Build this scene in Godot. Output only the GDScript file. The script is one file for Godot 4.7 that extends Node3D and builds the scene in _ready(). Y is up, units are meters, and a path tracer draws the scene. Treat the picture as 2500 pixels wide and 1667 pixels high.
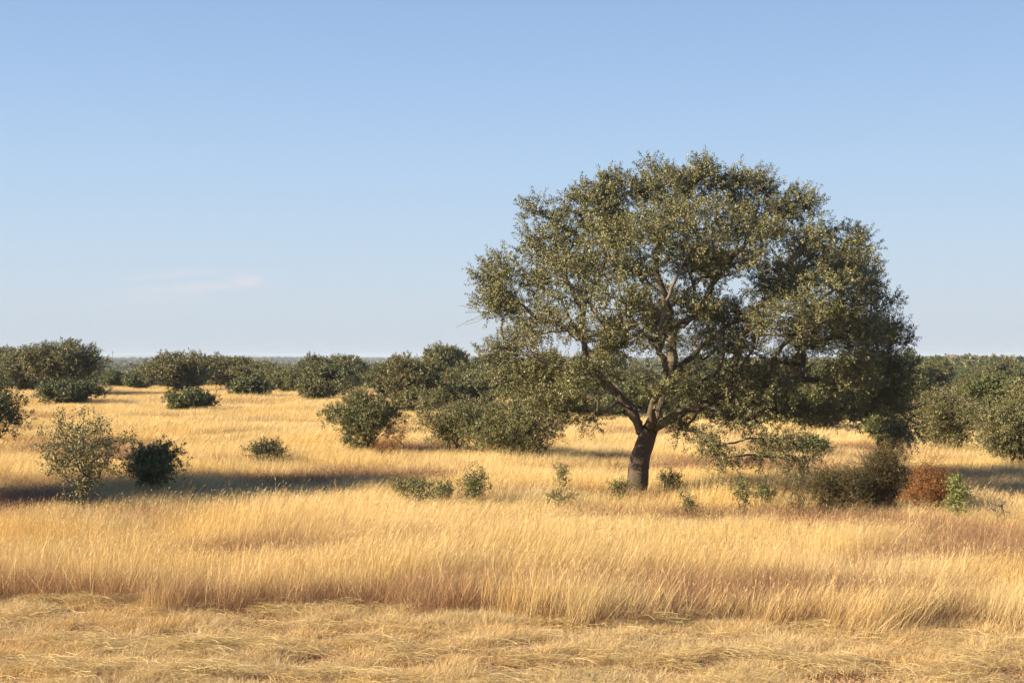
extends Node3D
# A dry summer plain: a broad cork oak standing in tall straw-coloured grass, shrubs and oak scrub behind it, a mown verge in front.
# y is up, the view runs along -z; "d" below is always the distance -z.

const CAMERA_HEIGHT := 4.0
const OAK := Vector3(3.6, 0.0, -40.0)

var bumps := FastNoiseLite.new()
var broad := FastNoiseLite.new()
var patch := FastNoiseLite.new()
var fine := FastNoiseLite.new()

var leaf_mat: StandardMaterial3D
var bark_mat: StandardMaterial3D
var grass_mat: StandardMaterial3D
var sprays := {}
var quad_index := PackedInt32Array()
var taken := {}


func _ready() -> void:
	set_up_view()
	set_up_noise()
	make_materials()
	build_ground()
	build_hills()
	build_big_oak()
	build_shade_oak()
	build_shrubs()
	build_middle_trees()
	build_woodland()
	build_tall_grass()
	build_mown_verge()
	build_far_structures()


# ------------------------------------------------------------------ view, sky, sun

func set_up_view() -> void:
	var cam := Camera3D.new()
	cam.name = "camera"
	cam.fov = 2.0 * rad_to_deg(atan(341.0 / 1422.0))
	cam.near = 0.1
	cam.far = 40000.0
	add_child(cam)
	cam.position = Vector3(0, CAMERA_HEIGHT, 0)
	cam.rotation_degrees.x = 0.66

	var env := Environment.new()
	env.background_mode = Environment.BG_SKY
	env.tonemap_mode = Environment.TONE_MAPPER_LINEAR
	env.tonemap_exposure = 2.75
	env.sdfgi_enabled = true
	env.ssao_enabled = true
	env.ssil_enabled = true
	env.fog_enabled = true
	env.fog_density = 0.00011
	env.fog_light_color = Color(0.80, 0.87, 0.97)
	var sky := Sky.new()
	var pan := PanoramaSkyMaterial.new()
	pan.panorama = sky_picture()
	sky.sky_material = pan
	env.sky = sky
	env.background_energy_multiplier = 0.365
	var we := WorldEnvironment.new()
	we.name = "world_environment"
	we.environment = env
	add_child(we)

	var sun := DirectionalLight3D.new()
	sun.name = "sun"
	sun.light_energy = 1.6
	sun.light_color = Color(1.0, 0.91, 0.74)
	sun.light_angular_distance = 0.5
	sun.shadow_enabled = true
	add_child(sun)
	var towards := Vector3(0.95, -0.47, -0.31).normalized()
	sun.look_at_from_position(Vector3.ZERO, towards, Vector3.UP)


func sky_picture() -> ImageTexture:
	var w := 4096
	var h := 2048
	var im := Image.create(w, h, false, Image.FORMAT_RGBF)
	var stops := [[0.0, Color8(199, 209, 221)], [1.0, Color8(203, 213, 224)], [2.2, Color8(204, 217, 229)], [4.0, Color8(197, 217, 235)], [7.4, Color8(182, 210, 239)], [10.5, Color8(168, 199, 236)], [14.1, Color8(153, 186, 229)], [30.0, Color8(108, 147, 206)], [60.0, Color8(76, 113, 180)], [90.0, Color8(66, 102, 170)]]
	for y in h:
		var e: float = 90.0 - (y + 0.5) * 180.0 / h
		var c: Color = stops[0][1]
		if e > 0.0:
			for k in stops.size() - 1:
				if e >= stops[k][0] and e <= stops[k + 1][0]:
					c = (stops[k][1] as Color).srgb_to_linear().lerp((stops[k + 1][1] as Color).srgb_to_linear(), (e - stops[k][0]) / (stops[k + 1][0] - stops[k][0]))
					break
		else:
			c = c.srgb_to_linear()
		im.fill_rect(Rect2i(0, y, w, 1), c)
	# one thin streak of cloud, low over the plain
	var n := FastNoiseLite.new()
	n.seed = 5
	n.frequency = 0.35
	n.fractal_octaves = 4
	var white := Color8(223, 223, 230).srgb_to_linear()
	for px in range(3828, 4058):
		for py in range(960, 1016):
			var az: float = (px + 0.5) * 360.0 / w - 360.0  # column 0 looks along -z
			var el: float = 90.0 - (py + 0.5) * 180.0 / h
			var a := 0.0
			for s in [[-12.6, 2.75, 2.9, 0.16, 0.06, 0.8], [-10.6, 3.1, 0.75, 0.2, 0.0, 1.0], [-13.4, 3.25, 2.0, 0.12, 0.09, 0.6], [-14.0, 2.3, 2.2, 0.2, 0.03, 0.35]]:
				var dx: float = (az - s[0]) / s[2]
				var dy: float = (el - s[1] - s[4] * (az - s[0])) / s[3]
				a += s[5] * exp(-dx * dx * 1.4 - dy * dy)
			a *= 0.75 + 0.9 * n.get_noise_2d(az * 3.0, el * 9.0)
			if a > 0.01:
				im.set_pixel(px, py, im.get_pixel(px, py).lerp(white, clampf(a, 0.0, 0.8)))
	return ImageTexture.create_from_image(im)


func set_up_noise() -> void:
	for s in [[bumps, 11, 0.45, 3], [broad, 23, 0.03, 2], [patch, 37, 0.11, 3], [fine, 51, 0.55, 2]]:
		var n: FastNoiseLite = s[0]
		n.noise_type = FastNoiseLite.TYPE_SIMPLEX_SMOOTH
		n.seed = s[1]
		n.frequency = s[2]
		n.fractal_octaves = s[3]


# ------------------------------------------------------------------ helpers

func numbered(called: String) -> String:
	if not taken.has(called):
		taken[called] = 0
		return called
	taken[called] += 1
	return "%s_%03d" % [called, taken[called]]


func thing(called: String, label: String, category: String, at: Vector3, group := "") -> Node3D:
	var o := Node3D.new()
	o.name = numbered(called)
	add_child(o)
	o.position = at
	tag(o, label, category, group)
	return o


func tag(o: Node, label: String, category := "", group := "", kind := "") -> void:
	o.set_meta("label", label)
	if category:
		o.set_meta("category", category)
	if group:
		o.set_meta("group", group)
	if kind:
		o.set_meta("kind", kind)


func piece(called: String, mesh: Mesh, m: Material, parent: Node) -> MeshInstance3D:
	var o := MeshInstance3D.new()
	o.name = called
	o.mesh = mesh
	o.material_override = m
	parent.add_child(o, true)
	return o


func height(x: float, z: float) -> float:
	var d := -z
	var s := smoothstep(-12.0, 26.0, x / maxf(d, 17.0) * 60.0)
	var drop := lerpf(12.0 * smoothstep(160.0, 470.0, d), 2.6 * smoothstep(58.0, 170.0, d) + 1.6 * smoothstep(150.0, 460.0, d), s)
	var y := lerpf(9.0, 3.0, s) * smoothstep(900.0, 5000.0, d) - drop
	y += broad.get_noise_2d(x, z) * 0.35 * smoothstep(42.0, 90.0, d)
	y += broad.get_noise_2d(x * 0.06 + 70.0, z * 0.06) * 5.0 * smoothstep(450.0, 1200.0, d)
	if d < 120.0:
		y += bumps.get_noise_2d(x * 0.5, z * 0.5) * 0.09 * (1.0 - smoothstep(60.0, 120.0, d))
	if d < 25.0:
		y += bumps.get_noise_2d(x * 2.0 + 31.0, z * 3.4) * 0.06 * (1.0 - smoothstep(21.0, 25.0, d))
	return y


func on_ground(x: float, d: float) -> Vector3:
	return Vector3(x, height(x, -d), -d)


func verge_edge(x: float) -> float:
	return 21.9 - 0.17 * x + bumps.get_noise_2d(x * 0.9, 77.0) * 1.5 + fine.get_noise_2d(x * 2.0, 12.0) * 0.25


# ------------------------------------------------------------------ materials

func noise_texture(seed_: int, freq: float, ramp: Gradient, size := 512) -> NoiseTexture2D:
	var n := FastNoiseLite.new()
	n.seed = seed_
	n.frequency = freq
	n.fractal_octaves = 5
	var t := NoiseTexture2D.new()
	t.width = size
	t.height = size
	t.seamless = true
	t.noise = n
	if ramp:
		t.color_ramp = ramp
	return t


func ramp_of(list: Array) -> Gradient:
	var g := Gradient.new()
	g.offsets = PackedFloat32Array(list.map(func(a): return a[0]))
	g.colors = PackedColorArray(list.map(func(a): return (a[1] as Color).linear_to_srgb()))
	return g


func make_materials() -> void:
	leaf_mat = StandardMaterial3D.new()
	leaf_mat.resource_name = "oak_leaf"
	leaf_mat.vertex_color_use_as_albedo = true
	leaf_mat.roughness = 0.5
	leaf_mat.backlight_enabled = true
	leaf_mat.backlight = Color(0.4, 0.42, 0.2)
	bark_mat = StandardMaterial3D.new()
	bark_mat.resource_name = "bark"
	bark_mat.vertex_color_use_as_albedo = true
	bark_mat.roughness = 0.95
	bark_mat.albedo_texture = noise_texture(3, 0.02, ramp_of([[0.0, Color(0.35, 0.33, 0.32)], [0.45, Color(0.7, 0.68, 0.66)], [0.6, Color(0.9, 0.88, 0.85)], [1.0, Color(1, 1, 1)]]))
	bark_mat.uv1_triplanar = true
	bark_mat.uv1_scale = Vector3(2.6, 0.9, 2.6)
	bark_mat.heightmap_enabled = true
	bark_mat.heightmap_texture = noise_texture(4, 0.03, null)
	bark_mat.heightmap_scale = 3.0
	grass_mat = StandardMaterial3D.new()
	grass_mat.resource_name = "dry_grass"
	grass_mat.vertex_color_use_as_albedo = true
	grass_mat.roughness = 0.6
	grass_mat.backlight_enabled = true
	grass_mat.backlight = Color(0.8, 0.72, 0.55)


# ------------------------------------------------------------------ ground

func build_ground() -> void:
	var rows := PackedFloat32Array()
	var d := -220.0
	while d < 9000.0:
		rows.append(d)
		if d < 0.0: d += 20.0
		elif d < 14.0: d += 2.0
		elif d < 70.0: d += 0.7
		else: d += maxf(0.8, (d - 60.0) * 0.07)
	var cols := 150
	var v := PackedVector3Array()
	var col := PackedColorArray()
	for r in rows:
		var half := maxf(50.0, r * 0.75)
		for c in cols:
			var u := (float(c) / (cols - 1)) * 2.0 - 1.0
			var x := half * u
			v.append(Vector3(x, height(x, -r), -r))
			# patches of straw litter and of redder bare earth
			var k := Color(0.27, 0.19, 0.10).lerp(Color(0.33, 0.19, 0.09), smoothstep(-0.25, 0.3, patch.get_noise_2d(x * 0.3 + 500.0, r * 0.3)))
			col.append(k)
	var idx := PackedInt32Array()
	for r in rows.size() - 1:
		for c in cols - 1:
			var a := r * cols + c
			idx.append_array([a, a + cols, a + 1, a + 1, a + cols, a + cols + 1])
	var arr := []
	arr.resize(Mesh.ARRAY_MAX)
	arr[Mesh.ARRAY_VERTEX] = v
	arr[Mesh.ARRAY_COLOR] = col
	arr[Mesh.ARRAY_INDEX] = idx
	var am := ArrayMesh.new()
	am.add_surface_from_arrays(Mesh.PRIMITIVE_TRIANGLES, arr)
	var st := SurfaceTool.new()
	st.create_from(am, 0)
	st.generate_normals()
	var m := StandardMaterial3D.new()
	m.resource_name = "dry_soil_with_litter"
	m.vertex_color_use_as_albedo = true
	m.roughness = 1.0
	m.albedo_texture = noise_texture(8, 0.03, ramp_of([[0.0, Color(0.4, 0.36, 0.32)], [0.45, Color(0.8, 0.75, 0.7)], [0.7, Color(1, 1, 1)], [1.0, Color(1, 1, 1)]]), 1024)
	m.uv1_triplanar = true
	m.uv1_world_triplanar = true
	m.uv1_scale = Vector3(0.23, 0.23, 0.23)
	m.heightmap_enabled = true
	m.heightmap_texture = noise_texture(9, 0.05, null, 1024)
	m.heightmap_scale = 6.0
	var o := piece("ground", st.commit(), m, self)
	tag(o, "dry straw-littered ground of the open plain", "", "", "structure")


func build_hills() -> void:
	var st := SurfaceTool.new()
	st.begin(Mesh.PRIMITIVE_TRIANGLES)
	var n := FastNoiseLite.new()
	n.seed = 9
	n.frequency = 0.0006
	n.fractal_octaves = 4
	var pts := []
	for i in 121:
		var x := -9000.0 + i * 150.0
		var top: float = 8.0 + 26.0 * maxf(0.0, n.get_noise_2d(x, 0.0) + 0.12) + 30.0 * exp(-pow((x + 3050.0) / 700.0, 2.0))
		pts.append([x, top])
	for i in 120:
		for k in 2:
			var z0 := -13000.0 - k * 900.0
			var z1 := -13000.0 - (k + 1) * 900.0
			var a0: float = 0.0 if k == 0 else pts[i][1]
			var a1: float = pts[i][1] if k == 0 else 0.0
			var b0: float = 0.0 if k == 0 else pts[i + 1][1]
			var b1: float = pts[i + 1][1] if k == 0 else 0.0
			var A := Vector3(pts[i][0], a0, z0)
			var B := Vector3(pts[i + 1][0], b0, z0)
			var C := Vector3(pts[i][0], a1, z1)
			var E := Vector3(pts[i + 1][0], b1, z1)
			for p in [A, C, B, B, C, E]:
				st.add_vertex(p)
	st.generate_normals()
	var m := StandardMaterial3D.new()
	m.resource_name = "wooded_hills"
	m.albedo_color = Color(0.07, 0.08, 0.045).linear_to_srgb()
	m.roughness = 1.0
	var o := piece("hills", st.commit(), m, self)
	tag(o, "faint low hills on the horizon", "", "", "structure")


# ------------------------------------------------------------------ foliage

# A spray is a short leafy shoot: leaves set round a twig along +y. Kept as arrays, so that a crown is many placed sprays in one mesh.
func spray(kind: String, variant: int, leaves: int, long: float, leaf: float, wide: float, tones: Array) -> Dictionary:
	var key := "%s%d" % [kind, variant]
	if sprays.has(key):
		return sprays[key]
	var r := RandomNumberGenerator.new()
	r.seed = hash(kind) + variant * 101
	var v := PackedVector3Array()
	var n := PackedVector3Array()
	var c := PackedColorArray()
	for i in leaves:
		var t := (i + 0.5) / leaves
		var at := Vector3(r.randfn() * 0.02, t * long, r.randfn() * 0.02)
		var turn := i * 2.4 + r.randf() * 0.8
		var out := Vector3(cos(turn), 0.25 + r.randf() * 0.7, sin(turn)).normalized()
		var side := out.cross(Vector3.UP).rotated(out, r.randfn() * 0.7).normalized()
		var up := side.cross(out).normalized()
		var l := leaf * r.randf_range(0.75, 1.25)
		var w := l * wide * 0.5
		var mid := at + out * l * 0.5
		v.append_array([at, mid + side * w + up * w * 0.35, at + out * l - up * l * 0.12, mid - side * w + up * w * 0.35])
		n.append_array([up, (up - side * 0.3).normalized(), up, (up + side * 0.3).normalized()])
		var k: Color = tones[r.randi() % tones.size()]
		k = k * r.randf_range(0.8, 1.2)
		k.a = 1.0
		c.append_array([k, k, k, k])
	var made := {"v": v, "n": n, "c": c, "leaves": leaves}
	sprays[key] = made
	return made


const OLIVE := [Color(0.144, 0.140, 0.058), Color(0.123, 0.127, 0.052), Color(0.165, 0.156, 0.067), Color(0.107, 0.113, 0.048), Color(0.180, 0.168, 0.081), Color(0.146, 0.145, 0.075)]
const GREEN := [Color(0.107, 0.123, 0.041), Color(0.088, 0.109, 0.036), Color(0.131, 0.140, 0.046), Color(0.077, 0.092, 0.035)]
const DARK := [Color(0.062, 0.073, 0.029), Color(0.053, 0.064, 0.026), Color(0.073, 0.081, 0.033)]
const BROWNISH := [Color(0.134, 0.120, 0.048), Color(0.109, 0.104, 0.041), Color(0.153, 0.134, 0.055), Color(0.095, 0.100, 0.036)]
const RUSSET := [Color(0.221, 0.084, 0.023), Color(0.166, 0.063, 0.020), Color(0.261, 0.105, 0.027), Color(0.117, 0.069, 0.020)]
const MUDDY := [Color(0.068, 0.046, 0.015), Color(0.054, 0.048, 0.013), Color(0.086, 0.053, 0.017), Color(0.045, 0.042, 0.012)]
const LIME := [Color(0.160, 0.190, 0.055), Color(0.130, 0.160, 0.045), Color(0.190, 0.210, 0.070)]
const TAN := [Color(0.26, 0.14, 0.055), Color(0.2, 0.10, 0.04), Color(0.3, 0.17, 0.07)]


func crown_begin() -> Dictionary:
	return {"v": PackedVector3Array(), "n": PackedVector3Array(), "c": PackedColorArray(), "leaves": 0}


func crown_add(b: Dictionary, s: Dictionary, t: Transform3D) -> void:
	b.v.append_array(t * s.v)
	b.n.append_array(Transform3D(t.basis.orthonormalized(), Vector3.ZERO) * s.n)
	b.c.append_array(s.c)
	b.leaves += s.leaves


func crown_mesh(b: Dictionary) -> ArrayMesh:
	var need: int = b.leaves * 6
	var k := quad_index.size() / 6
	while k * 6 < need:
		var a := k * 4
		quad_index.append_array([a, a + 2, a + 1, a, a + 3, a + 2])
		k += 1
	var arr := []
	arr.resize(Mesh.ARRAY_MAX)
	arr[Mesh.ARRAY_VERTEX] = b.v
	arr[Mesh.ARRAY_NORMAL] = b.n
	arr[Mesh.ARRAY_COLOR] = b.c
	arr[Mesh.ARRAY_INDEX] = quad_index.slice(0, need)
	var m := ArrayMesh.new()
	m.add_surface_from_arrays(Mesh.PRIMITIVE_TRIANGLES, arr)
	return m


func axis_basis(y: Vector3, roll: float, k: float) -> Basis:
	y = y.normalized()
	var x := y.cross(Vector3(0.37, 0.21, 0.9)).normalized().rotated(y, roll)
	return Basis(x * k, y * k, x.cross(y) * k)


# A clump of leafy shoots round c. "droop" bends the shoots down.
func clump(b: Dictionary, r: RandomNumberGenerator, c: Vector3, radius: float, count: int, kinds: Array, away: Vector3, k := 1.0, droop := 0.0) -> void:
	for i in count:
		var q := Vector3(r.randfn(), r.randfn() * 0.8, r.randfn())
		q = q.normalized() * radius * pow(r.randf(), 0.45)
		var dir := (q.normalized() * 0.8 + away * 0.7 + Vector3(r.randfn() * 0.4, 0.35 + r.randfn() * 0.4 - droop, r.randfn() * 0.4))
		if dir.length() < 0.1:
			dir = Vector3.UP
		crown_add(b, kinds[r.randi() % kinds.size()], Transform3D(axis_basis(dir, r.randf() * TAU, k * r.randf_range(0.75, 1.2)), c + q))


# ------------------------------------------------------------------ branches

# nodes of a branching: positions, the node each grows from, the limb each belongs to, how far each lies along the branching, a least radius
func branching() -> Dictionary:
	return {"p": PackedVector3Array(), "from": PackedInt32Array(), "limb": PackedInt32Array(), "far": PackedFloat32Array(), "least": PackedFloat32Array()}


func bud(t: Dictionary, p: Vector3, from: int, limb: int, least := 0.0) -> int:
	t.p.append(p)
	t.from.append(from)
	t.limb.append(limb)
	t.far.append(0.0 if from < 0 else t.far[from] + p.distance_to(t.p[from]))
	t.least.append(least)
	return t.p.size() - 1


func run(t: Dictionary, from: int, limb: int, pts: Array, r0: float, r1: float, rng: RandomNumberGenerator, wiggle := 0.04) -> PackedInt32Array:
	var made := PackedInt32Array()
	var cur := from
	var all: Array = ([t.p[from]] if from >= 0 else []) + pts
	var n := all.size()
	for i in n - 1:
		var a: Vector3 = all[maxi(i - 1, 0)]
		var b: Vector3 = all[i]
		var c: Vector3 = all[i + 1]
		var e: Vector3 = all[mini(i + 2, n - 1)]
		var steps := maxi(2, int(ceil(b.distance_to(c) / 0.22)))
		if cur < 0:
			cur = bud(t, b, -1, limb, r0)
			made.append(cur)
		for s in range(1, steps + 1):
			var q := b.cubic_interpolate(c, a, e, float(s) / steps)
			if s < steps:
				q += Vector3(rng.randfn(), rng.randfn(), rng.randfn()) * wiggle
			var f := (i + float(s) / steps) / (n - 1)
			cur = bud(t, q, cur, limb, lerpf(r0, r1, f))
			made.append(cur)
	return made


# the branch that reaches a clump: from the node that makes the shortest way
func reach(t: Dictionary, goal: Vector3, first: int, rng: RandomNumberGenerator, step := 0.28, share := 0.3) -> int:
	var best := first
	var least := 1e9
	var p: PackedVector3Array = t.p
	var far: PackedFloat32Array = t.far
	for i in range(first, p.size()):
		var q := p[i]
		var dd := q.distance_to(goal)
		var cost := dd + share * far[i] + (0.5 * (q.y - goal.y) if q.y > goal.y else 0.0)
		if cost < least:
			least = cost
			best = i
	var a := p[best]
	var gap := a.distance_to(goal)
	var before: Vector3 = a - p[t.from[best]] if t.from[best] >= 0 else Vector3.UP
	var ctrl := a + before.normalized() * gap * 0.35 + Vector3(0, gap * 0.12, 0)
	var n := maxi(1, int(ceil(gap / step)))
	var cur := best
	for s in range(1, n + 1):
		var f := float(s) / n
		var q := a.lerp(ctrl, f).lerp(ctrl.lerp(goal, f), f)
		if s < n:
			q += Vector3(rng.randfn(), rng.randfn(), rng.randfn()) * gap * 0.035
		cur = bud(t, q, cur, t.limb[best])
	return cur


func radii(t: Dictionary, tip: float, power := 2.3) -> PackedFloat32Array:
	var n: int = t.p.size()
	var sum := PackedFloat32Array()
	sum.resize(n)
	var r := PackedFloat32Array()
	r.resize(n)
	for i in range(n - 1, -1, -1):
		var s := maxf(sum[i], pow(tip, power))
		r[i] = maxf(pow(s, 1.0 / power), t.least[i])
		if t.from[i] >= 0:
			sum[t.from[i]] += s
	return r


# one tube mesh of the nodes of one limb (limb -1: all)
func tubes(t: Dictionary, r: PackedFloat32Array, limb: int, thick: Color, thin: Color, rough := 0.0) -> ArrayMesh:
	var v := PackedVector3Array()
	var nn := PackedVector3Array()
	var c := PackedColorArray()
	var idx := PackedInt32Array()
	var n: int = t.p.size()
	var ring_at := PackedInt32Array()
	ring_at.resize(n)
	ring_at.fill(-1)
	var ring_n := PackedInt32Array()
	ring_n.resize(n)
	for i in n:
		if (limb >= 0 and t.limb[i] != limb) or t.from[i] < 0:
			continue
		var f: int = t.from[i]
		var sides := 14 if r[i] > 0.12 else 8 if r[i] > 0.04 else 5 if r[i] > 0.015 else 3
		var dir: Vector3 = (t.p[i] - t.p[f]).normalized()
		var start := -1
		if ring_at[f] >= 0 and ring_n[f] == sides:
			start = ring_at[f]
			ring_at[f] = -1
		else:
			start = ring(v, nn, c, t.p[f], dir, minf(r[f], r[i] * 1.25), sides, thick, thin, rough)
		var fin := ring(v, nn, c, t.p[i], dir, r[i], sides, thick, thin, rough)
		ring_at[i] = fin
		ring_n[i] = sides
		for s in sides:
			var e := (s + 1) % sides
			idx.append_array([start + s, fin + s, start + e, start + e, fin + s, fin + e])
	if idx.is_empty():
		return null
	var arr := []
	arr.resize(Mesh.ARRAY_MAX)
	arr[Mesh.ARRAY_VERTEX] = v
	arr[Mesh.ARRAY_NORMAL] = nn
	arr[Mesh.ARRAY_COLOR] = c
	arr[Mesh.ARRAY_INDEX] = idx
	var m := ArrayMesh.new()
	m.add_surface_from_arrays(Mesh.PRIMITIVE_TRIANGLES, arr)
	return m


func ring(v: PackedVector3Array, nn: PackedVector3Array, c: PackedColorArray, at: Vector3, dir: Vector3, rad: float, sides: int, thick: Color, thin: Color, rough: float) -> int:
	var start := v.size()
	var x := dir.cross(Vector3(0.13, 0.08, 0.99)).normalized()
	var y := dir.cross(x)
	var tone := thin.lerp(thick, smoothstep(0.02, 0.16, rad))
	for s in sides:
		var a := TAU * s / sides
		var o := x * cos(a) + y * sin(a)
		var k := rad
		if rough > 0.0 and rad > 0.05:
			k *= 1.0 + rough * fine.get_noise_3d((at.x + o.x * rad) * 5.0, at.y * 2.2, (at.z + o.z * rad) * 5.0)
		v.append(at + o * k)
		nn.append(o)
		var q := at + o * rad
		var l := smoothstep(0.05, 0.45, fine.get_noise_3d(q.x * 3.0, q.y * 3.0, q.z * 3.0))
		var w := tone.lerp(Color(0.30, 0.285, 0.24), l * 0.55) if rad < 0.22 else tone
		c.append(w)
	return start


# ------------------------------------------------------------------ the big oak

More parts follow.
